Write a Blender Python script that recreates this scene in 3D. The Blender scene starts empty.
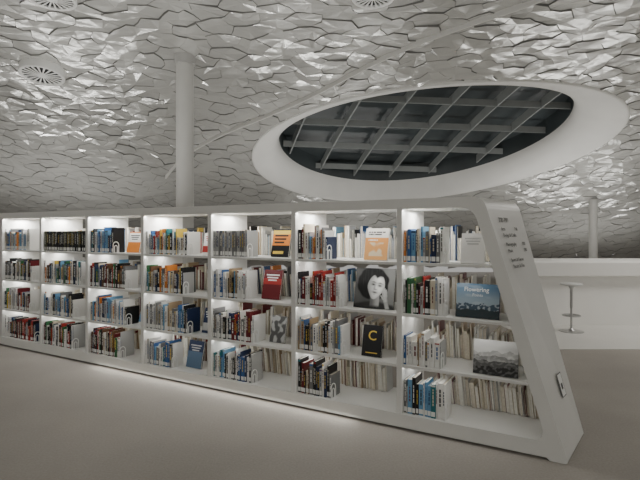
import bpy, bmesh, math, random
from mathutils import Matrix, Vector, noise as mnoise
R = random.Random(7)
scene = bpy.context.scene
COL = scene.collection

# ---------------------------------------------------------------- materials
def mat(name, color, rough=0.5, metal=0.0, spec=0.5, noise=None, bump=None, emit=None, coat=0.0):
    m = bpy.data.materials.new(name); m.use_nodes = True
    nt = m.node_tree; b = nt.nodes["Principled BSDF"]
    b.inputs["Base Color"].default_value = (*color, 1)
    b.inputs["Roughness"].default_value = rough
    b.inputs["Metallic"].default_value = metal
    b.inputs["Specular IOR Level"].default_value = spec
    b.inputs["Coat Weight"].default_value = coat
    tc = None
    if noise or bump:
        tc = nt.nodes.new("ShaderNodeTexCoord")
    if noise:
        sc, amt = noise
        n = nt.nodes.new("ShaderNodeTexNoise"); n.inputs["Scale"].default_value = sc
        n.inputs["Detail"].default_value = 6
        nt.links.new(tc.outputs["Object"], n.inputs["Vector"])
        r = nt.nodes.new("ShaderNodeValToRGB")
        r.color_ramp.elements[0].position = 0.35; r.color_ramp.elements[1].position = 0.65
        r.color_ramp.elements[0].color = (*[c*(1-amt) for c in color], 1)
        r.color_ramp.elements[1].color = (*[min(1, c*(1+amt)) for c in color], 1)
        nt.links.new(n.outputs["Fac"], r.inputs["Fac"])
        nt.links.new(r.outputs["Color"], b.inputs["Base Color"])
    if bump:
        sc, st = bump
        n2 = nt.nodes.new("ShaderNodeTexNoise"); n2.inputs["Scale"].default_value = sc
        nt.links.new(tc.outputs["Object"], n2.inputs["Vector"])
        bp = nt.nodes.new("ShaderNodeBump"); bp.inputs["Strength"].default_value = st
        bp.inputs["Distance"].default_value = 0.05
        nt.links.new(n2.outputs["Fac"], bp.inputs["Height"])
        nt.links.new(bp.outputs["Normal"], b.inputs["Normal"])
    if emit:
        b.inputs["Emission Color"].default_value = (*emit[0], 1)
        b.inputs["Emission Strength"].default_value = emit[1]
    return m

M_white = mat("white_lacquer", (0.75, 0.745, 0.715), 0.38, noise=(3, 0.02))
M_ceil = mat("ceiling_tile", (0.66, 0.66, 0.63), 0.22, metal=0.36, spec=1.0, noise=(1.2, 0.05), bump=(3.5, 0.4))
M_gap = mat("ceiling_joint", (0.17, 0.168, 0.16), 0.6)
M_ring = mat("ring_plaster", (0.78, 0.775, 0.745), 0.45, noise=(2, 0.03))
M_vent = mat("vent_white", (0.85, 0.85, 0.83), 0.4)
M_beam = mat("beam_grey", (0.25, 0.265, 0.26), 0.5, noise=(4, 0.06))
M_glass = mat("night_glass", (0.047, 0.057, 0.060), 0.3, noise=(1.0, 0.3))
M_slot = mat("vent_dark", (0.02, 0.02, 0.02), 0.8)
M_chrome = mat("chrome", (0.5, 0.5, 0.5), 0.35, 1.0)
M_bend = mat("bookend_white", (0.84, 0.84, 0.82), 0.35)
M_page = mat("paper_pages", (0.56, 0.51, 0.42), 0.8, noise=(60, 0.12))
M_page2 = mat("paper_white", (0.70, 0.68, 0.62), 0.8, noise=(60, 0.08))
M_label = mat("label_white", (0.82, 0.82, 0.79), 0.6)
M_black = mat("ink_black", (0.008, 0.008, 0.008), 0.5)
M_frame = mat("frame_grey", (0.06, 0.06, 0.06), 0.5)
M_ink = mat("ink_grey", (0.15, 0.15, 0.145), 0.5)
M_print = mat("photo_print", (0.5,0.5,0.5), 0.55, spec=.25)
_a = M_print.node_tree.nodes.new("ShaderNodeVertexColor"); _a.layer_name = "Col"
M_print.node_tree.links.new(_a.outputs["Color"], M_print.node_tree.nodes["Principled BSDF"].inputs["Base Color"])

# floor material : soft mottled grey carpet
M_floor = mat("floor_carpet", (0.33, 0.31, 0.29), 0.7)
nt = M_floor.node_tree; bs = nt.nodes["Principled BSDF"]
tc = nt.nodes.new("ShaderNodeTexCoord")
n1 = nt.nodes.new("ShaderNodeTexNoise"); n1.inputs["Scale"].default_value = 0.7; n1.inputs["Detail"].default_value = 5
n2 = nt.nodes.new("ShaderNodeTexNoise"); n2.inputs["Scale"].default_value = 70; n2.inputs["Detail"].default_value = 4
m1 = nt.nodes.new("ShaderNodeMath"); m1.operation = 'MULTIPLY'; m1.inputs[1].default_value = 0.62
m2 = nt.nodes.new("ShaderNodeMath"); m2.operation = 'MULTIPLY_ADD'; m2.inputs[1].default_value = 0.38
nt.links.new(tc.outputs["Object"], n1.inputs["Vector"]); nt.links.new(tc.outputs["Object"], n2.inputs["Vector"])
nt.links.new(n1.outputs["Fac"], m1.inputs[0]); nt.links.new(n2.outputs["Fac"], m2.inputs[0]); nt.links.new(m1.outputs[0], m2.inputs[2])
rp = nt.nodes.new("ShaderNodeValToRGB")
rp.color_ramp.elements[0].position = 0.35; rp.color_ramp.elements[1].position = 0.65
rp.color_ramp.elements[0].color = (0.270, 0.248, 0.222, 1); rp.color_ramp.elements[1].color = (0.380, 0.350, 0.312, 1)
nt.links.new(m2.outputs[0], rp.inputs["Fac"]); nt.links.new(rp.outputs["Color"], bs.inputs["Base Color"])

# ---------------------------------------------------------------- mesh builder
class MB:
    def __init__(s): s.v = []; s.f = []; s.m = []; s.mats = []
    def mi(s, m):
        if m not in s.mats: s.mats.append(m)
        return s.mats.index(m)
    def add(s, vs, fs, m, T=None):
        o = len(s.v); k = s.mi(m)
        for p in vs:
            p = Vector(p)
            s.v.append(tuple(T @ p) if T else tuple(p))
        for f in fs: s.f.append([i+o for i in f]); s.m.append(k)
    def box(s, a, b, m, T=None):
        x0, y0, z0 = a; x1, y1, z1 = b
        vs = [(x0,y0,z0),(x1,y0,z0),(x1,y1,z0),(x0,y1,z0),(x0,y0,z1),(x1,y0,z1),(x1,y1,z1),(x0,y1,z1)]
        s.hexa(vs, m, T)
    def hexa(s, vs, m, T=None):
        s.add(vs, [(3,2,1,0),(4,5,6,7),(0,1,5,4),(1,2,6,5),(2,3,7,6),(3,0,4,7)], m, T)
    def prism(s, prof, z0, z1, m, T=None):
        n = len(prof)
        vs = [(x,y,z0) for x,y in prof]+[(x,y,z1) for x,y in prof]
        fs = [tuple(range(n))[::-1], tuple(range(n,2*n))]+[(i,(i+1)%n,n+(i+1)%n,n+i) for i in range(n)]
        s.add(vs, fs, m, T)
    def lathe(s, prof, m, seg=32, T=None):
        vs = []; fs = []
        for r, z in prof:
            for i in range(seg):
                a = 2*math.pi*i/seg; vs.append((r*math.cos(a), r*math.sin(a), z))
        for j in range(len(prof)-1):
            for i in range(seg):
                k = (i+1) % seg
                fs.append((j*seg+i, j*seg+k, (j+1)*seg+k, (j+1)*seg+i))
        s.add(vs, fs, m, T)
    def obj(s, name, recalc=True, smooth=False, bevel=0, parent=None, mw=None):
        me = bpy.data.meshes.new(name); me.from_pydata(s.v, [], s.f)
        for m in s.mats: me.materials.append(m)
        me.polygons.foreach_set("material_index", s.m)
        if recalc:
            bm = bmesh.new(); bm.from_mesh(me); bmesh.ops.recalc_face_normals(bm, faces=bm.faces); bm.to_mesh(me); bm.free()
        if smooth: me.polygons.foreach_set("use_smooth", [True]*len(me.polygons))
        o = bpy.data.objects.new(name, me); COL.objects.link(o)
        if mw is not None: o.matrix_world = mw
        if parent: o.parent = parent
        if bevel:
            b = o.modifiers.new("b", 'BEVEL'); b.width = bevel; b.segments = 3; b.limit_method = 'ANGLE'
        return o

def tag(o, label, cat, group=None, kind=None):
    o["label"] = label; o["category"] = cat
    if group: o["group"] = group
    if kind: o["kind"] = kind
def empty(name, loc=(0,0,0), mw=None):
    o = bpy.data.objects.new(name, None); COL.objects.link(o); o.empty_display_size = 0.1
    if mw is not None: o.matrix_world = mw
    else: o.location = loc
    return o

# ---------------------------------------------------------------- floor
mb = MB(); mb.box((-18,-5,-0.1),(18,18,0), M_floor); fl = mb.obj("floor"); fl["kind"] = "structure"

# ---------------------------------------------------------------- ceiling
def surf(y):
    d = max(0.0, y-6.0); return 4.2-0.104*d**1.56
EC = Vector((2.19, 10.03)); EA, EB, ER = 3.72, 2.24, math.radians(-13)
def ell(a, A=EA, B=EB, c=EC, r=ER):
    x = A*math.cos(a); y = B*math.sin(a)
    return c.x+x*math.cos(r)-y*math.sin(r), c.y+x*math.sin(r)+y*math.cos(r)
def einv(x, y, c=EC, r=ER):
    dx, dy = x-c.x, y-c.y
    return dx*math.cos(r)+dy*math.sin(r), -dx*math.sin(r)+dy*math.cos(r)
def erad(x, y, A=EA, B=EB, c=EC):
    p, q = einv(x, y, c); return math.hypot(p/A, q/B), math.atan2(q/B, p/A)

mb = MB()
HW, HH = 0.39, 0.37      # column pitch, row pitch of hexes
jit = {}
def hj(x, y, ax, ay, az):
    k = (round(x*40), round(y*40))
    if k not in jit:
        rr = random.Random(k[0]*7919+k[1]*104729)
        jit[k] = (x+rr.uniform(-ax,ax), y+rr.uniform(-ay,ay), rr.uniform(-az,az))
    px, py, pz = jit[k]
    r, a = erad(px, py)
    if r < 1.0: px, py = ell(a)
    return px, py, pz
nx = int(30/HW); ny = int(20.2/HH)
cv = []; cf = []; cm = []
for i in range(nx):
    for j in range(ny):
        cx = -15+i*HW; cy = -3.6+j*HH+(HH/2 if i % 2 else 0)
        if erad(cx, cy)[0] < 0.85: continue
        w = HW/1.5
        base = [(w,0),(w/2,HH/2),(-w/2,HH/2),(-w,0),(-w/2,-HH/2),(w/2,-HH/2)]
        cs = []
        for k in range(6):
            a, b = base[k]; a2, b2 = base[(k+1)%6]
            cs.append(hj(cx+a, cy+b, .065, .058, .028))
            cs.append(hj(cx+(a+a2)/2, cy+(b+b2)/2, .020, .026, .016))
        n = 12
        if all(erad(c[0], c[1])[0] < 1.001 for c in cs): continue
        if max(c[1] for c in cs) > 16.35: continue
        mxx = sum(c[0] for c in cs)/n; myy = sum(c[1] for c in cs)/n
        gx = R.uniform(-.05,.05); gy = R.uniform(-.02,.07)
        o = len(cv)
        for x, y, z in cs: cv.append((x, y, surf(y)-.008))
        ins = 0.987
        for x, y, z in cs:
            X = mxx+(x-mxx)*ins; Y = myy+(y-myy)*ins
            cv.append((X, Y, surf(Y)-0.03+z*.6+gx*(X-mxx)+gy*(Y-myy)))
        off = Vector((R.uniform(-.09,.09), R.uniform(-.06,.06))); crk = R.uniform(-.024,.015)
        cv.append((mxx+off.x, myy+off.y, surf(myy+off.y)-0.03+crk+gy*off.y+gx*off.x))
        for k in range(n):
            k2 = (k+1) % n
            cf.append((o+k, o+n+k, o+n+k2, o+k2)); cm.append(1)
            cf.append((o+n+k, o+2*n, o+n+k2)); cm.append(0)
mb.v = cv; mb.f = [list(f) for f in cf]; mb.mats = [M_ceil, M_gap]; mb.m = cm
ce = mb.obj("ceiling", recalc=False); ce["kind"] = "structure"

# seam strip that arcs over the ceiling
pts = [(-3.6,11.2),(-2.9,10.3),(-2.0,9.5),(-.35,8.3),(1.13,6.8),(2.45,5.5),(3.8,3.6)]
def catmull(P, n=12):
    out = []
    for i in range(len(P)-1):
        p0 = P[max(i-1,0)]; p1 = P[i]; p2 = P[i+1]; p3 = P[min(i+2,len(P)-1)]
        for t in range(n):
            t /= n
            out.append(tuple(0.5*((2*b)+(-a+c)*t+(2*a-5*b+4*c-d)*t*t+(-a+3*b-3*c+d)*t**3) for a,b,c,d in zip(p0,p1,p2,p3)))
    out.append(P[-1]); return out
pp = catmull(pts)
mb = MB(); vs = []; fs = []
for i, (x, y) in enumerate(pp):
    a = pp[max(i-1,0)]; b = pp[min(i+1,len(pp)-1)]
    t = Vector((b[0]-a[0], b[1]-a[1])).normalized(); nn = Vector((-t.y, t.x))*0.012
    for s_, dz in ((1,0),(1,-.095),(-1,-.095),(-1,0)):
        X = x+s_*nn.x; Y = y+s_*nn.y; vs.append((X, Y, surf(Y)+dz))
for i in range(len(pp)-1):
    for k in range(4):
        fs.append((i*4+k, i*4+(k+1)%4, i*4+4+(k+1)%4, i*4+4+k))
M_seam = mat("seam_metal", (0.62,0.61,0.58), .4)
mb.add(vs, fs, M_seam); o = mb.obj("trim_1"); o["kind"] = "structure"

# skylight
IC = Vector((2.06, 10.19)); IA, IB = 3.0, 1.99
sky = empty("skylight", (EC.x, EC.y, surf(EC.y)))
tag(sky, "large oval skylight with white funnel rim and dark grid", "skylight")
N = 96
def ringmesh(name, levels, m, smooth=True):
    vs = []; fs = []
    for (A, B, c, dz) in levels:
        for i in range(N):
            x, y = ell(2*math.pi*i/N, A, B, c); vs.append((x-EC.x, y-EC.y, surf(y)+dz-surf(EC.y)))
    for j in range(len(levels)-1):
        for i in range(N):
            k = (i+1) % N; fs.append((j*N+i, j*N+k, (j+1)*N+k, (j+1)*N+i))
    mb = MB(); mb.add(vs, fs, m); o = mb.obj(name, smooth=smooth); o.parent = sky; return o
lv = [(EA+.02,EB+.02,EC,.03),(EA+.02,EB+.02,EC,-.05),(EA,EB,EC,-.062),(EA-.03,EB-.02,EC,-.06)]
for k in range(1, 13):
    t = k/12; s_ = math.sin(t*math.pi/2); q = (1-math.cos(t*math.pi/2))*.85+t*.15
    lv.append((EA-.03+(IA-EA+.03)*s_, EB-.02+(IB-EB+.02)*s_, EC.lerp(IC, s_), -.06+(.40+.06)*q))
lv.append((IA,IB,IC,.42))
ringmesh("rim", lv, M_ring)
ringmesh("shaft", [(IA,IB,IC,.42),(IA,IB,IC,.95)], M_glass)
GZ = .80
vs = []; fs = []
for rr in (1.0, 0.66, 0.33):
    for i in range(N):
        x, y = ell(2*math.pi*i/N, IA*rr, IB*rr, IC); vs.append((x-EC.x, y-EC.y, surf(y)+GZ-surf(EC.y)))
vs.append((IC.x-EC.x, IC.y-EC.y, surf(IC.y)+GZ-surf(EC.y)))
for j in range(2):
    for i in range(N):
        k = (i+1)%N; fs.append((j*N+i, j*N+k, (j+1)*N+k, (j+1)*N+i))
for i in range(N): fs.append((2*N+i, 2*N+(i+1)%N, 3*N))
mb = MB(); mb.add(vs, fs, M_glass); o = mb.obj("glazing"); o.parent = sky
def beam(p, d, off_lo, off_hi, w):
    ts = [t*0.01 for t in range(-800, 801) if erad(p.x+d.x*t*0.01, p.y+d.y*t*0.01, IA-.004, IB-.004, IC)[0] < 1]
    if len(ts) < 30: return
    ts = [ts[0]+(ts[-1]-ts[0])*q/40 for q in range(41)]
    n = Vector((-d.y, d.x))*w/2; vs = []; fs = []
    for t in ts:
        x = p.x+d.x*t; y = p.y+d.y*t
        for s_, dz in ((1,off_hi),(1,off_lo),(-1,off_lo),(-1,off_hi)):
            vs.append((x+s_*n.x-EC.x, y+s_*n.y-EC.y, surf(y)+dz-surf(EC.y)))
    k = len(vs)//4
    for i in range(k-1):
        for q in range(4): fs.append((i*4+q, i*4+(q+1)%4, i*4+4+(q+1)%4, i*4+4+q))
    fs.append((0,1,2,3)); fs.append((4*k-4,4*k-3,4*k-2,4*k-1))
    mb = MB(); mb.add(vs, fs, M_beam); o = mb.obj("beam"); o.parent = sky
d1 = Vector((-.28, .96)).normalized(); d2 = Vector((.985, .06)).normalized()
for k in range(-3, 4): beam(IC+Vector((k*.92+.3, 0)), d1, .50, .69, .03)
for k in range(-2, 3): beam(IC+Vector((0, k*.86+.05)), d2, .50, .63, .03)

# ceiling vents
def vent(x, y, r):
    sl = (surf(y+.1)-surf(y-.1))/.2
    T = Matrix.Translation((x, y, surf(y)-.15)) @ Matrix.Rotation(math.atan(sl), 4, 'X')
    e = empty("ceiling_vent", mw=T)
    tag(e, "round ceiling air diffuser with radial slots in white rim", "vent", "round ceiling diffusers")
    mb = MB(); mb.lathe([(r*.9,.13),(r,.13),(r,0),(r*.96,-.012),(r*.86,0),(r*.86,.06)], M_vent, 48); mb.obj("rim", smooth=False).parent = e
    mb = MB(); mb.lathe([(0.0001,.02),(r*.9,.02)], M_slot, 48)
    for k in range(20):
        a = 2*math.pi*k/20
        T2 = Matrix.Rotation(a, 4, 'Z')
        w0, w1 = r*.018, r*.052
        mb.hexa([(r*.22,-w0,0),(r*.9,-w1,0),(r*.9,w1,0),(r*.22,w0,0),(r*.22,-w0,.008),(r*.9,-w1,.008),(r*.9,w1,.008),(r*.22,w0,.008)], M_vent, T2)
    mb.lathe([(0.0001,-.01),(r*.16,-.01),(r*.22,.0),(r*.22,.03)], M_vent, 32)
    mb.obj("grille").parent = e
vent(-4.25, 7.34, .315); vent(-2.95, 5.28, .25); vent(.58, 5.24, .235)

# columns
M_col = mat("column_paint", (0.54, 0.535, 0.51), 0.5, noise=(2, 0.03))
M_colr = mat("collar_paint", (0.42, 0.415, 0.40), 0.5, noise=(2, 0.03))
def column(x, y, r, label, cap=True):
    top = surf(y)-.02
    e = empty("column", (x, y, 0)); tag(e, label, "column")
    mb = MB(); mb.lathe([(.0001,0),(r+.03,0),(r+.03,.04),(r,.05),(r,top)], M_col, 40); mb.obj("shaft").parent = e
    if cap:
        mb2 = MB(); mb2.lathe([(r,top-.14),(r+.022,top-.14),(r+.022,top),(r+.0,top)], M_colr, 40); mb2.obj("collar").parent = e
column(-1.97, 7.0, .125, "tall slim round white column with a collar")
column(7.0, 12.3, .10, "distant slim round white column behind the counter", False)

# ---------------------------------------------------------------- bookcase
TH = math.atan2(3.28, 5.85)
MC = Matrix.Translation((1.60, 3.09, 0)) @ Matrix.Rotation(-TH, 4, 'Z')
case = empty("bookcase", mw=MC)
tag(case, "long white double-sided library bookcase with slanted end panel", "bookcase")
H = 1.75; DEP = .567
DIV = [1.146, 2.10, 3.05, 3.98, 4.90, 5.80, 6.68, 7.56]
SH = [.12, .49, .88, 1.27]
BZ = .12
def xf(z): return -.531*z/H
def sft(z): return .085+.067*z/H
def xb(z): return xf(z)+sft(z)
PT = .09
def part(mb, name, bevel=.004):
    o = mb.obj(name, bevel=bevel); o.parent = case; return o
z0, z1 = 1.675, 1.75
XJ = xf(H)-.30; XB = -.50
mb = MB(); mb.box((-7.6,0,z0),(XJ,DEP,z1), M_white)
part(mb, "top_panel", 0)
mb = MB(); mb.box((-7.6,0,.02),(XB,DEP,BZ), M_white)
part(mb, "base_panel", 0)
mb = MB(); mb.box((-7.55,.04,0),(-.12,DEP-.05,.02), M_white); part(mb, "plinth", 0)
def fil(p0, p1, p2, r, n=8):
    p0, p1, p2 = Vector(p0), Vector(p1), Vector(p2)
    a = (p0-p1).normalized(); b = (p2-p1).normalized(); out = []
    for i in range(n+1):
        t = i/n; q = p1+a*r*(1-t)**2+b*r*t*t; out.append((q.x, q.y))
    return out
outer = [(XJ,H)]+fil((XJ,H),(xf(H),H),(xf(0),0),.09)+fil((xf(H),H),(xf(0),0),(XB,0),.025,4)
inner = [(-.11,0),(-.13,.02),(XB,.02),(XB,BZ)]+fil((XB,BZ),(xf(BZ)-PT,BZ),(xf(z0)-PT,z0),.10)+fil((xf(BZ)-PT,BZ),(xf(z0)-PT,z0),(XJ,z0),.10)+[(XJ,z0)]
prof = outer+inner; n = len(prof)
mb = MB()
vs = [(x,0,z) for x,z in prof]+[(x+(sft(z) if (x > XJ+1e-6 and x > XB+1e-6) or (z > 1 and x > XJ+1e-6) else 0),DEP,z) for x,z in prof]
mb.add(vs, [tuple(range(n)), tuple(range(n,2*n))[::-1]]+[(i,(i+1)%n,n+(i+1)%n,n+i) for i in range(n)], M_white)
part(mb, "end_panel", 0)
for u in DIV:
    mb = MB(); mb.box((-u-.022,.006,BZ),(-u+.022,DEP-.006,1.675), M_white); part(mb, "divider", .003)
for r, z in enumerate(SH[1:]):
    for i in range(-1, 7):
        mb = MB()
        if i == -1:
            xl = -DIV[0]+.022
            mb.hexa([(xl,.012,z-.022),(xf(z)-PT,.012,z-.022),(xb(z)-PT,DEP-.012,z-.022),(xl,DEP-.012,z-.022),(xl,.012,z),(xf(z)-PT,.012,z),(xb(z)-PT,DEP-.012,z),(xl,DEP-.012,z)], M_white)
        else:
            mb.box((-DIV[i+1]+.022,.012,z-.022),(-DIV[i]-.022,DEP-.012,z), M_white)
        part(mb, "shelf", .002)

def face_pt(t, z):
    return Vector((xf(z)+(xb(z)-xf(z))*t, DEP*t, z))
def face_T(t, z, off=.002):
    p = face_pt(t, z); h = (face_pt(1, z)-face_pt(0, z)).normalized()
    up = (face_pt(t, z+.1)-p).normalized(); n = h.cross(up).normalized(); up = n.cross(h).normalized()
    M = Matrix((h, up, n)).transposed().to_4x4(); M.translation = p+n*off
    return M
def text_mesh(body, size, m, name, T, parent=None, align='LEFT', ext=.0006, bold=0):
    cu = bpy.data.curves.new(name, 'FONT'); cu.body = body; cu.size = size; cu.extrude = ext; cu.align_x = align
    cu.resolution_u = 3; cu.offset = bold
    ob = bpy.data.objects.new(name, cu); COL.objects.link(ob)
    bpy.context.view_layer.update()
    dg = bpy.context.evaluated_depsgraph_get()
    me = bpy.data.meshes.new_from_object(ob.evaluated_get(dg))
    bpy.data.objects.remove(ob); me.materials.clear(); me.materials.append(m)
    o = bpy.data.objects.new(name, me); COL.objects.link(o)
    o.parent = parent; o.matrix_local = T
    return o
for z, t, body, sz in ((1.57,.22,"700-799", .050), (1.51,.22,"Arts", .036), (1.51,.62,"700", .036), (1.465,.22,"Design & Crafts", .036), (1.40,.22,"Photography", .036), (1.40,.74,"770", .036),
                   (1.355,.22,"Music", .036), (1.355,.74,"780", .036), (1.29,.22,"Sports & Games", .036), (1.245,.22,"Theatre & Film", .036)):
    text_mesh(body, sz, M_ink, "lettering", face_T(t, z, .003), case, ext=.0006)
sg = empty("wall_label", mw=MC @ face_T(.62, .41, .004))
tag(sg, "slim white notice plate with thin dark edge on bookcase", "sign")
mb = MB(); 
for a, b in (((-.048,-.08,0),(.048,-.075,.003)),((-.048,.075,0),(.048,.08,.003)),((-.048,-.075,0),(-.043,.075,.003)),((.043,-.075,0),(.048,.075,.003))): mb.box(a, b, M_frame)
mb.obj("frame").parent = sg
M_notice = mat("notice_paper", (.92,.92,.90), .5)
mb = MB(); mb.box((-.043,-.075,0),(.043,.075,.003), M_notice); mb.box((-.02,-.03,.003),(.02,.01,.0036), M_frame); mb.obj("notice").parent = sg

# ---------------------------------------------------------------- books
PAL = {
 'navy':(.014,.027,.075),'blue':(.035,.11,.29),'sky':(.15,.33,.52),'teal':(.03,.17,.19),'red':(.34,.03,.025),
 'dark red':(.13,.012,.016),'orange':(.66,.22,.04),'yellow':(.68,.48,.08),'white':(.78,.77,.74),'cream':(.58,.52,.40),
 'black':(.010,.010,.011),'grey':(.17,.17,.17),'light grey':(.42,.42,.41),'green':(.035,.14,.055),'brown':(.12,.06,.03),
 'tan':(.36,.26,.15),'olive':(.08,.08,.04),'purple':(.11,.04,.16)}
BM = {k: mat("cover_"+k.replace(' ','_'), c, .45, spec=.35) for k, c in PAL.items()}
ALL = list(PAL)
MIX = ['white','white','cream','navy','blue','red','black','grey','light grey','teal','orange','sky','brown','dark red','yellow','green','white','black','grey','light grey','navy','white','white']
PALC = {'dark':['black','navy','dark red','brown','grey','black','green','white','black','light grey','red','cream','white'],
        'blues':['blue','sky','navy','white','light grey','blue','teal','sky','grey','white','white','black'],
        'bluew':['blue','sky','white','white','sky','navy','light grey','orange','cream','grey'],
        'mix':MIX, 'greyset':['light grey','grey','light grey'], 'blackset':['black','olive','black','black'],
        'light':['white','cream','light grey','sky','white','tan','grey','blue','white','black'],
        'creams':['white','cream','white','cream','light grey','tan','cream','dark red'],
        'redw':['red','white','dark red','black','grey','white','navy','light grey','black','white']}
def book_parts(t, d, h, col, flip, rr):
    c = .002
    Y = (lambda y: d-y) if flip else (lambda y: y)
    prof = [(0,d),(0,.004),(.003,0),(t-.003,0),(t,.004),(t,d),(t-c,d),(t-c,c),(c,c),(c,d)]
    a = MB(); a.prism([(x,Y(y)) for x,y in prof], 0, h, BM[col])
    light = col in ('white','cream','light grey','yellow','tan','sky')
    if not flip:
        tm = rr.choice([M_black, BM['dark red'], BM['navy'], BM['blue']]) if light else rr.choice([M_label, M_label, BM['yellow'], BM['cream']])
        zz = h*rr.uniform(.32,.42); ze = h*rr.uniform(.78,.9); w = t*rr.uniform(.2,.34)
        while zz < ze:
            L = rr.uniform(.012,.04)
            a.box((t/2-w/2,-.0006,zz),(t/2+w/2,.001,min(zz+L,ze)), tm); zz += L+.006
        if rr.random() < .35:
            bc = BM[rr.choice(ALL)]; zb = h*.93
            a.box((.002,-.0008,zb),(t-.002,.001,zb+h*.05), bc)
    p = MB(); pc = c+.0002
    y0, y1 = (c+.0005, d-.004)
    ya, yb = sorted((Y(y0), Y(y1)))
    p.box((pc,ya,.003),(t-pc,yb,h-.003), M_page if rr.random()<.5 else M_page2)
    out = [("cover", a), ("page_block", p)]
    if not flip and rr.random() < .85:
        l = MB(); lw = min(t*.86, .03); zl = .012
        l.box((t/2-lw/2,-.0012,zl),(t/2+lw/2,-.0001,zl+.035), M_label)
        out.append(("spine_label", l))
    return out
SHN = ["bottom shelf","third shelf from the top","second shelf from the top","top shelf"]
books = []
cam = Vector((0,0,1.5))
def addbook(x, y, z, t, d, h, col, flip, lean, row, lead):
    T = MC @ Matrix.Translation((x,y,z)) @ Matrix.Rotation(-lean, 4, 'Y')
    w = T.translation; pr = t*h/((w-cam).length**2)*(1.6 if not flip else .75)
    thick = "thick" if t > .03 else ("thin" if t < .016 else "medium")
    if flip: lab = f"{thick} {col} book with pale page edges facing outward"
    else: lab = f"{thick} {col} book standing upright, spine facing out"
    if lean > .03: lab = lab.replace("standing upright,", "leaning,")
    books.append((pr, t, d, h, col, flip, T, lab, "books on the "+SHN[row]+(" with page edges out" if flip else " with spines out"), R.randrange(10**9)))
def fill(x, xe, y, row, pal, flip=False, hmin=.20, hmax=.27, uniform=False, dmin=.14, dmax=.18, lean=0):
    z = SH[row]; x += .002; hh = R.uniform(hmin,hmax)
    while True:
        t = R.choice([.009,.011,.014,.017,.021,.026,.036]) if not uniform else .022
        if flip: t = R.choice([.009,.012,.016,.020,.028])
        step = t/math.cos(lean)
        if x+step > xe: break
        h = hh if uniform else min(.31, R.uniform(hmin-.02,hmax+.02))
        d = R.uniform(dmin,dmax)
        yy = y+R.uniform(0,.015) if not flip else y+(.18-d)
        last = x+step+.03 > xe and not flip
        col = R.choice(['white','light grey','grey','navy','white','cream','black','white']) if (last and pal not in ('blackset','greyset')) else R.choice(PALC[pal])
        addbook(x, yy, z+.0005, t, d, h, col, flip, lean, row, 0)
        x += step+.0008
    return x
F = {
 (0,3):(.31,'bluew',.20,.255,0),(0,2):(.32,'dark',.20,.28,0),(0,1):(.29,'light',.19,.26,0),(0,0):(.33,'blues',.21,.26,0),
 (1,3):(.30,'mix',.20,.28,0),(1,2):(.41,'redw',.20,.27,0),(1,1):(.44,'light',.20,.27,0),(1,0):(.34,'dark',.20,.27,0),
 (2,3):(.42,'greyset',.24,.25,1),(2,2):(.40,'light',.20,.26,0),(2,1):(.50,'redw',.20,.27,0),(2,0):(.48,'blues',.20,.27,0),
 (3,3):(.60,'mix',.18,.25,0),(3,2):(.55,'mix',.19,.26,0),(3,1):(.60,'light',.21,.28,0),(3,0):(.40,'blues',.20,.26,0),
 (4,3):(.42,'blues',.21,.27,0),(4,2):(.62,'dark',.20,.26,0),(4,1):(.62,'bluew',.20,.27,0),(4,0):(.52,'dark',.20,.27,0),
 (5,3):(.80,'blackset',.24,.25,1),(5,2):(.75,'mix',.20,.26,0),(5,1):(.60,'light',.20,.26,0),(5,0):(.60,'dark',.20,.27,0),
 (6,3):(.60,'bluew',.20,.26,0),(6,2):(.65,'dark',.20,.26,0),(6,1):(.60,'mix',.20,.26,0),(6,0):(.70,'dark',.20,.26,0),
}
def bay_x(b, row):
    z = SH[row]
    if b == 0: return -DIV[0]+.022, xf(z+.3)-PT
    return -DIV[b]+.022, -DIV[b-1]-.022
bends = []
for (b, row), (w, pal, h0, h1, un) in F.items():
    x0, x1 = bay_x(b, row)
    xe = fill(x0, min(x0+w, x1-.02), .03, row, pal, False, h0, h1, bool(un))
    bends.append((xe+.003, .035, SH[row], b, row))
    pb = 'creams' if row < 2 else R.choice(['light','mix','creams'])
    s = x0+R.choice([0,.02,.3*w])
    ln = R.choice([0,0,.04,.10])
    gap = R.choice([.03,.03,.12,.22])
    if b == 0: x1 = x1 + .07; gap = .02
    if ln: s += .035
    fill(s, x1-gap, .375, row, pb, True, .19, .27, False, .13, .17, ln)
books.sort(key=lambda q: -q[0])
DISP_N = 14
rest = MB()
for i, (pr,t,d,h,col,flip,T,lab,grp,seed) in enumerate(books):
    rr = random.Random(seed)
    parts = book_parts(t,d,h,col,flip,rr)
    if i < 300-DISP_N:
        root = parts[0][1].obj("book", mw=T); tag(root, lab, "book", grp)
        for nm, m in parts[1:]:
            m.obj(nm).parent = root
    else:
        for nm, m in parts:
            for f, mi in zip(m.f, m.m):
                vs = [m.v[k] for k in f]; o0 = len(rest.v)
                rest.v += [tuple(T @ Vector(v)) for v in vs]; rest.f.append(list(range(o0,o0+len(vs)))); rest.m.append(rest.mi(m.mats[mi]))
if rest.v:
    o = rest.obj("books", recalc=False); tag(o, "many assorted library books filling the farther shelves", "books", None, "stuff")
print("NBOOKS", len(books))

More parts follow.
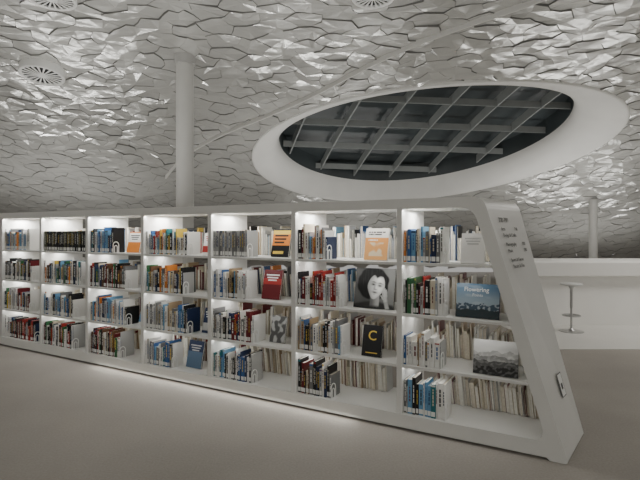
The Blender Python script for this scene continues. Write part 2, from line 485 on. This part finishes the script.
# bookends : white metal base with arched wire upright
def arch_pts(w, h, n=10):
    P = [(0,0),(0,h-w/2)]
    for k in range(1,n): a = math.pi-math.pi*k/n; P.append((w/2+w/2*math.cos(a), h-w/2+w/2*math.sin(a)))
    P += [(w,h-w/2),(w,0)]; return P
def make_bookend():
    e = MB(); e.box((0,0,0),(.035,.08,.002), M_bend)
    a = MB()
    for (w, h, off) in ((.07,.12,.004),(.034,.08,.022)):
        P = arch_pts(w, h); r = .0042
        outer = []; inner = []
        for i, (y, z) in enumerate(P):
            p0 = P[max(i-1,0)]; p1 = P[min(i+1,len(P)-1)]
            tx, tz = p1[0]-p0[0], p1[1]-p0[1]; L = math.hypot(tx,tz); nx_, nz_ = -tz/L*r, tx/L*r
            outer.append((y+nx_, z+nz_)); inner.append((y-nx_, z-nz_))
        vs = []; fs = []
        for (o_, i_) in zip(outer, inner):
            vs += [(0,off+o_[0],max(.002,o_[1])),(0.004,off+o_[0],max(.002,o_[1])),(0.004,off+i_[0],max(.002,i_[1])),(0,off+i_[0],max(.002,i_[1]))]
        for i in range(len(P)-1):
            for q in range(4): fs.append((i*4+q,i*4+(q+1)%4,i*4+4+(q+1)%4,i*4+4+q))
        a.add(vs, fs, M_bend)
    return e, a
eb, ab = make_bookend()
pr_base = eb.obj("bookend"); pr_up = ab.obj("upright_arch"); pr_up.parent = pr_base
first = True
for (x,y,z,b,row) in bends:
    if (b,row) in ((5,3),(6,3)): continue
    if first: o, c = pr_base, pr_up; first = False
    else:
        o = pr_base.copy(); c = pr_up.copy(); COL.objects.link(o); COL.objects.link(c); c.parent = o
    o.matrix_world = MC @ Matrix.Translation((x,y-.015,z+.0005)) @ Matrix.Rotation(math.radians(-3), 4, 'Z')
    tag(o, "white metal bookend with arched upright supporting the row", "bookend", "white bookends")

# displayed face-out books ------------------------------------------------
def poly(mb, pts, m, y):
    vs = [(a, y, b) for a, b in pts]; n = len(pts)
    vs2 = [(a, y-.0004, b) for a, b in pts]
    mb.add(vs+vs2, [tuple(range(n)), tuple(range(n,2*n))]+[(i,(i+1)%n,n+(i+1)%n,n+i) for i in range(n)], m)
def display(u, row, w, h, col, art, label, v=.13, t=.022, tilt=13, img=None):
    tr = math.radians(tilt)
    T = MC @ Matrix.Translation((-u, v, SH[row]+.001+t*math.sin(tr))) @ Matrix.Rotation(-tr, 4, 'X')
    a = MB(); a.box((-w/2,0,0),(w/2,.0025,h), BM[col]); a.box((-w/2,t-.0025,0),(w/2,t,h), BM[col]); a.box((-w/2,.0025,0),(-w/2+.0025,t-.0025,h), BM[col])
    root = a.obj("book", mw=T); tag(root, label, "book", "face-out display books on the "+SHN[row])
    p = MB(); p.box((-w/2+.003,.003,.003),(w/2-.004,t-.003,h-.003), M_page2); p.obj("page_block").parent = root
    if img:
        NX, NZ = 84, 72
        me = bpy.data.meshes.new("cover_print")
        vs = [(-w/2+w*i/NX, -.0006, h*j/NZ) for j in range(NZ+1) for i in range(NX+1)]
        fs = [(j*(NX+1)+i, j*(NX+1)+i+1, (j+1)*(NX+1)+i+1, (j+1)*(NX+1)+i) for j in range(NZ) for i in range(NX)]
        me.from_pydata(vs, [], fs); me.materials.append(M_print)
        ca = me.color_attributes.new("Col", 'FLOAT_COLOR', 'POINT')
        for j in range(NZ+1):
            for i in range(NX+1):
                c = img(i/NX, j/NZ)
                if not isinstance(c, tuple): c = (c, c, c*.97)
                ca.data[j*(NX+1)+i].color = (*[max(0,min(1,q)) for q in c], 1)
        o = bpy.data.objects.new("cover_print", me); COL.objects.link(o); o.parent = root
    else:
        c = MB(); art(c, w, h)
        if c.v: c.obj("cover_print").parent = root
    return root
def ttl(root, body, size, m, x, z, bold=.0006):
    T = Matrix.Translation((x, -.0025, z)) @ Matrix.Rotation(math.pi/2, 4, 'X')
    text_mesh(body, size, m, "cover_title", T, root, 'CENTER', bold=bold)
def art_lines(m1, m2, block=None):
    def f(c, w, h):
        if block: poly(c, [(-w/2,h*block[0]),(w/2,h*block[0]),(w/2,h*block[1]),(-w/2,h*block[1])], m1, -.0003)
        for k in range(3):
            zz = h*(.8-.09*k); ww = w*(.36-.06*k)
            poly(c, [(-ww,zz),(ww,zz),(ww,zz+h*.045),(-ww,zz+h*.045)], m2, -.0012)
    return f
def ss(a, b, x):
    t = max(0, min(1, (x-a)/(b-a))); return t*t*(3-2*t)
def lerp(a, b, t):
    if isinstance(a, tuple): return tuple(p+(q-p)*t for p, q in zip(a, b))
    return a+(b-a)*t
def G(x, y, cx, cy, rx, ry): return math.exp(-((x-cx)/rx)**2-((y-cy)/ry)**2)
def nz(x, y, s=0): return mnoise.noise(Vector((x, y, s)))
def seg(u, v, a, b):
    ax, ay = a; bx, by = b; dx, dy = bx-ax, by-ay
    t = max(0, min(1, ((u-ax)*dx+(v-ay)*dy)/(dx*dx+dy*dy)))
    return math.hypot(u-ax-dx*t, v-ay-dy*t)
def img_portrait(u, v):
    c = .08+.16*ss(.2,1,u)+.02*nz(u*4, v*4)
    wob = .05*nz(u*6, v*6, 3)+.02*math.sin(v*22+u*9)
    hr = math.hypot((u-.46)/.41, (v-.62)/.44)+wob
    c = lerp(c, .006+.02*max(0, nz(u*26, v*5, 1)), 1-ss(.9,1.02,hr))
    if v < .24: c = lerp(c, .02+.02*u, 1-ss(.16,.24,v+abs(u-.5)*.22))
    neck = (1-ss(.10,.13,abs(u-.53)))*(1-ss(.34,.40,v))*ss(.02,.10,v)
    c = lerp(c, .14+.30*ss(.45,.62,u), neck)
    a = math.radians(-10); dx, dy = u-.54, v-.54
    fx = (dx*math.cos(a)+dy*math.sin(a))/1.14; fy = (-dx*math.sin(a)+dy*math.cos(a))/1.14
    sx = .195*(1-.35*ss(0,.3,-fy))
    r = math.hypot(fx/sx, fy/.29)
    f = .42+.45*ss(-.16,.06,fx)-.10*ss(.10,.2,fx)
    f *= 1-.25*ss(.6,1.0,r)
    f += .10*G(fx,fy,.04,.16,.07,.05)+.10*G(fx,fy,.08,-.04,.05,.05)+.1*G(fx,fy,.015,-.0,.012,.07)
    for ex in (-.068,.078):
        f *= 1-.97*G(fx,fy,ex,.035,.042,.022)
        f *= 1-.25*G(fx,fy,ex,.045,.055,.035)
        f *= 1-.92*G(fx,fy,ex,.092-abs(fx-ex)*.2,.055,.014)
    f *= 1-.45*G(fx,fy,-.03,-.03,.018,.05)
    f *= 1-.7*G(fx,fy,.0,-.062,.035,.013)
    f *= 1-.92*G(fx,fy,.0,-.128,.058,.022)
    f *= 1-.3*G(fx,fy,.0,-.175,.03,.012)
    c = lerp(c, f, 1-ss(.92,1.0,r))
    st = ss(.16,.21,fy-.5*abs(fx+.02)+.03*nz(u*9,v*9,5))
    c = lerp(c, .008, st*(1-ss(1.0,1.2,r)))
    for A, B, wd, sh in (((.86,.0),(.80,.20),.055,.45),((.80,.20),(.775,.29),.058,.55),
                         ((.825,.30),(.80,.47),.017,.55),((.795,.31),(.765,.50),.017,.62),((.765,.31),(.735,.49),.017,.66),((.735,.29),(.71,.44),.016,.6),((.75,.23),(.68,.32),.018,.6)):
        d_ = seg(u, v, A, B)
        c = lerp(c, sh*(1-.45*(d_/wd)**2), 1-ss(wd*.85, wd*1.05, d_))
    return c
def ridge(u, base, amp, f, s):
    return base+amp*(nz(u*f,0,s)+.5*nz(u*f*2.3,0,s+4)+.25*nz(u*f*5,0,s+9))
def img_blue(u, v):
    c = lerp((.30,.37,.42),(.09,.17,.26),ss(.40,.95,v))
    c = lerp(c,(.5,.54,.57),.3*ss(.1,.4,nz(u*3,v*7,3)))
    r1 = ridge(u,.42,.12,3.2,1)
    if v < r1:
        sn = ss(.03,.14,nz(u*16,v*16,2)+ (v-.4)*.8)
        c = lerp((.05,.08,.11),(.34,.38,.41),sn)
    r2 = ridge(u,.24,.06,4,7)
    if v < r2: c = (.03+.02*max(0,nz(u*20,v*20)),.045,.05)
    return c
def img_bw(u, v):
    c = .55+.2*v+.12*nz(u*3,v*6,2)
    for base, tone, s in ((.66,.42,11),(.54,.24,15),(.40,.10,21),(.24,.03,27)):
        rd = ridge(u,base,.11,3.0,s)
        if v < rd: c = tone+.10*ss(0,.3,nz(u*13,v*13,s))+.20*ss(.0,.25,rd-v)*(tone > .2)
    return c
def img_small(u, v):
    return .08+.3*ss(-.1,.3,nz(u*4,v*5,9))
def img_orange(u, v):
    if v > .70: c = (.76,.74,.68)
    else:
        c = lerp((.74,.40,.16),(.70,.27,.06),v)
        if .12 < v < .55 and .2 < u < .8: c = lerp(c,(.72,.60,.42),ss(.0,.25,nz(u*4,v*4,2)+.1))
    for k, z_ in enumerate((.88,.80,.63)):
        if abs(v-z_) < .022 and .12 < u < .85-.15*k and nz(u*30,k,1) > -.25:
            c = (.05,.04,.04) if k < 2 else (.8,.78,.72)
    return c
b = display(.615,3,.165,.22,'white',art_lines(M_label,BM['light grey']),"white book with faint grey lettering standing face out",v=.05)
b = display(.585,2,.30,.245,'navy',None,"muted blue mountain landscape cover with white title, face out",v=.06,img=img_blue)
ttl(b,"Flowering",.044,M_label,-.01,.188,.0006); ttl(b,"Points",.030,M_label,.00,.153,0)
b = display(.460,1,.30,.24,'grey',None,"black and white landscape photo book standing face out",v=.05,img=img_bw)
b = display(1.383,3,.20,.26,'white',None,"pale and orange text cover book standing face out",v=.10,img=img_orange)
b = display(1.405,2,.345,.325,'black',None,"large book with black and white portrait of a woman",v=.10,img=img_portrait)
b = display(1.42,1,.17,.25,'black',lambda c,w,h: poly(c,[(-w*.3,h*.1),(w*.3,h*.1),(w*.3,h*.13),(-w*.3,h*.13)],BM['yellow'],-.0005),"black book with large yellow letter on cover, face out",v=.10)
ttl(b,"C",.11,BM['yellow'],0,.13)
def art_oy(c,w,h):
    poly(c,[(-w/2,h*.40),(w/2,h*.40),(w/2,h*.80),(-w/2,h*.80)],BM['orange'],-.0003)
    poly(c,[(-w/2,h*.80),(w/2,h*.80),(w/2,h*.94),(-w/2,h*.94)],BM['yellow'],-.0003)
    poly(c,[(-w*.4,h*.1),(w*.2,h*.1),(w*.2,h*.2),(-w*.4,h*.2)],BM['yellow'],-.0003)
    for k in range(3):
        poly(c,[(-w*.38,h*(.72-.12*k)),(w*(.38-.1*k),h*(.72-.12*k)),(w*(.38-.1*k),h*(.78-.12*k)),(-w*.38,h*(.78-.12*k))],M_black,-.0009)
b = display(2.33,3,.19,.26,'black',art_oy,"black, orange and yellow book with dark lettering, face out")
b = display(2.43,2,.20,.27,'dark red',art_lines(BM['red'],M_label,(.5,.7)),"dark red book with white lettering standing face out")
b = display(2.36,1,.16,.24,'grey',None,"small grey photo cover book standing face out",img=img_small)
b = display(3.20,3,.12,.22,'white',art_lines(BM['red'],BM['red'],(.1,.4)),"white and red paperback standing face out")
b = display(3.20,1,.13,.25,'navy',art_lines(BM['light grey'],M_label,(.1,.4)),"navy paperback with grey block standing face out")
M_sl = mat("cover_slate", (.08,.14,.22), .45)
b = display(3.38,0,.20,.27,'navy',art_lines(M_sl,BM['light grey'],(.0,.6)),"slate blue book standing face out beside spine row")
b = display(4.28,3,.20,.23,'orange',art_lines(BM['white'],M_black,(.5,.95)),"orange and white paperback standing face out")
b = display(4.12,1,.13,.24,'white',art_lines(BM['sky'],BM['blue'],(.1,.5)),"white book with pale blue picture standing face out")

# ---------------------------------------------------------------- counter, stool
M_pale = mat("pale_floor", (.62,.61,.58), .5, noise=(2,.03))
M_ctr = mat("counter_white", (.84,.83,.80), .4, noise=(2,.02))
mb = MB(); mb.box((2.9,6.1,0),(10,9.2,.01), M_pale); o = mb.obj("floor_mat"); tag(o,"thin pale floor covering under the bar counter","mat")
ct = empty("counter",(3.2,7.6,.01)); tag(ct,"long white service counter with thick overhanging top","counter")
mb = MB(); mb.box((0,0,.78),(6.6,1.0,1.02), M_ctr); o = mb.obj("counter_top",bevel=.02); o.parent = ct
mb = MB(); mb.box((.15,.09,0),(6.5,.95,.78), M_ctr)
o = mb.obj("body",bevel=.005); o.parent = ct
M_seat = mat("stool_seat_grey", (.58,.58,.57), .4)
st = empty("bar_stool",(3.77,7.2,.01)); tag(st,"pale bar stool with round seat and chrome pedestal","stool")
mb = MB(); mb.lathe([(.0001,.685),(.12,.688),(.155,.697),(.16,.706),(.15,.72),(.0001,.725)], M_seat, 32); mb.obj("seat",smooth=True).parent = st
mb = MB(); mb.lathe([(.015,.02),(.015,.35),(.02,.36),(.02,.63),(.045,.685)], M_chrome, 20); mb.obj("pole").parent = st
mb = MB(); mb.lathe([(.0001,0),(.17,0),(.17,.008),(.05,.02),(.015,.05)], M_chrome, 32); mb.obj("base").parent = st
mb = MB()
vs=[];fs=[]
for i in range(32):
    for k in range(8):
        a=2*math.pi*i/32;b_=2*math.pi*k/8
        vs.append(((.12+.01*math.cos(b_))*math.cos(a),(.12+.01*math.cos(b_))*math.sin(a),.24+.01*math.sin(b_)))
for i in range(32):
    for k in range(8): fs.append((i*8+k,((i+1)%32)*8+k,((i+1)%32)*8+(k+1)%8,i*8+(k+1)%8))
mb.add(vs,fs,M_chrome); mb.box((-.12,-.008,.232),(.12,.008,.248),M_chrome); mb.obj("footrest").parent = st

# ---------------------------------------------------------------- lights
def area(name, T, sx, sy, e, color=(1,.96,.90)):
    l = bpy.data.lights.new(name,'AREA'); l.shape='RECTANGLE'; l.size=sx; l.size_y=sy; l.energy=e; l.color=color
    o = bpy.data.objects.new(name,l); COL.objects.link(o); o.matrix_world = T; return o
CW = (1,.99,.96)
for zt, ur, e in ((1.665,.78,17),(1.245,.55,8),(.855,.42,5.6),(.465,.30,4.0)):
    L = 6.7-ur; cx = -(ur+L/2)
    T = MC @ Matrix.Translation((cx,.025,zt)) @ Matrix.Rotation(math.radians(22),4,'X')
    area("led_strip_light", T, L, .02, e, CW)
for i, u in enumerate(DIV[:7]):
    T = MC @ Matrix.Translation((-u+.13,.25,1.66))
    area("bay_lamp", T, .16, .16, 2.8+.45*i, CW)
    for zt in (1.24,.85,.46):
        T = MC @ Matrix.Translation((-u+.10,.23,zt))
        area("bay_lamp", T, .10, .10, .25+.1*i, CW)
T = MC @ Matrix.Translation((-3.1,-.02,.07)) @ Matrix.Rotation(math.radians(-52),4,'X')
area("floor_spill_fill", T, 3.2, .03, 2.6, (1,.985,.91))  # added lamp standing in for shelf LED light spilling onto the floor
UP = Matrix.Rotation(math.pi,4,'X')
area("ceiling_glint_fill", MC @ Matrix.Translation((-4.2,.3,1.80)) @ UP, 6.5, .10, 55, (1,.985,.95))  # added lamp above the bookcase top for ceiling glints, no fixture modelled
LR = random.Random(3)
for k in range(12):
    x = -11+2.0*k+LR.uniform(-.5,.5); y = LR.choice([-3.5,-2,-.8,-3])+LR.uniform(-.5,.5)
    area("ceiling_fill", Matrix.Translation((x,y,LR.uniform(.9,1.7))) @ UP, .4,.12,31,(1,.985,.95))  # added unseen lamps behind the camera, scattered for small even ceiling glints
for x, y, z, e, sx in ((9.5,3,1.4,30,.6),(-11,5,1.4,50,.6),
                    (-6,10.5,.5,58,3),(0,9.5,.6,52,3),(5.5,10.2,.6,50,3),(11,9,.9,42,2),(7.5,13.2,.3,22,3),(1,13.2,.3,16,3)):
    area("ceiling_fill", Matrix.Translation((x,y,z)) @ UP, sx,.16,e,(1,.985,.95))  # added out-of-sight lamps lifting the far ceiling, not real fixtures
area("counter_fill", Matrix.Translation((6,6.6,3.4)), 2.5,.6,75)  # added fill brightening the counter and pale floor, no fixture there
w = bpy.data.worlds.new("world"); scene.world = w; w.use_nodes = True
w.node_tree.nodes["Background"].inputs[0].default_value = (1.0,.98,.94,1)
w.node_tree.nodes["Background"].inputs[1].default_value = .42

# ---------------------------------------------------------------- camera
cd = bpy.data.cameras.new("camera"); cd.lens = 27; cd.sensor_width = 36; cd.shift_y = -8/640
co = bpy.data.objects.new("camera", cd); COL.objects.link(co)
co.location = (0,0,1.5); co.rotation_euler = (math.pi/2,0,0); scene.camera = co
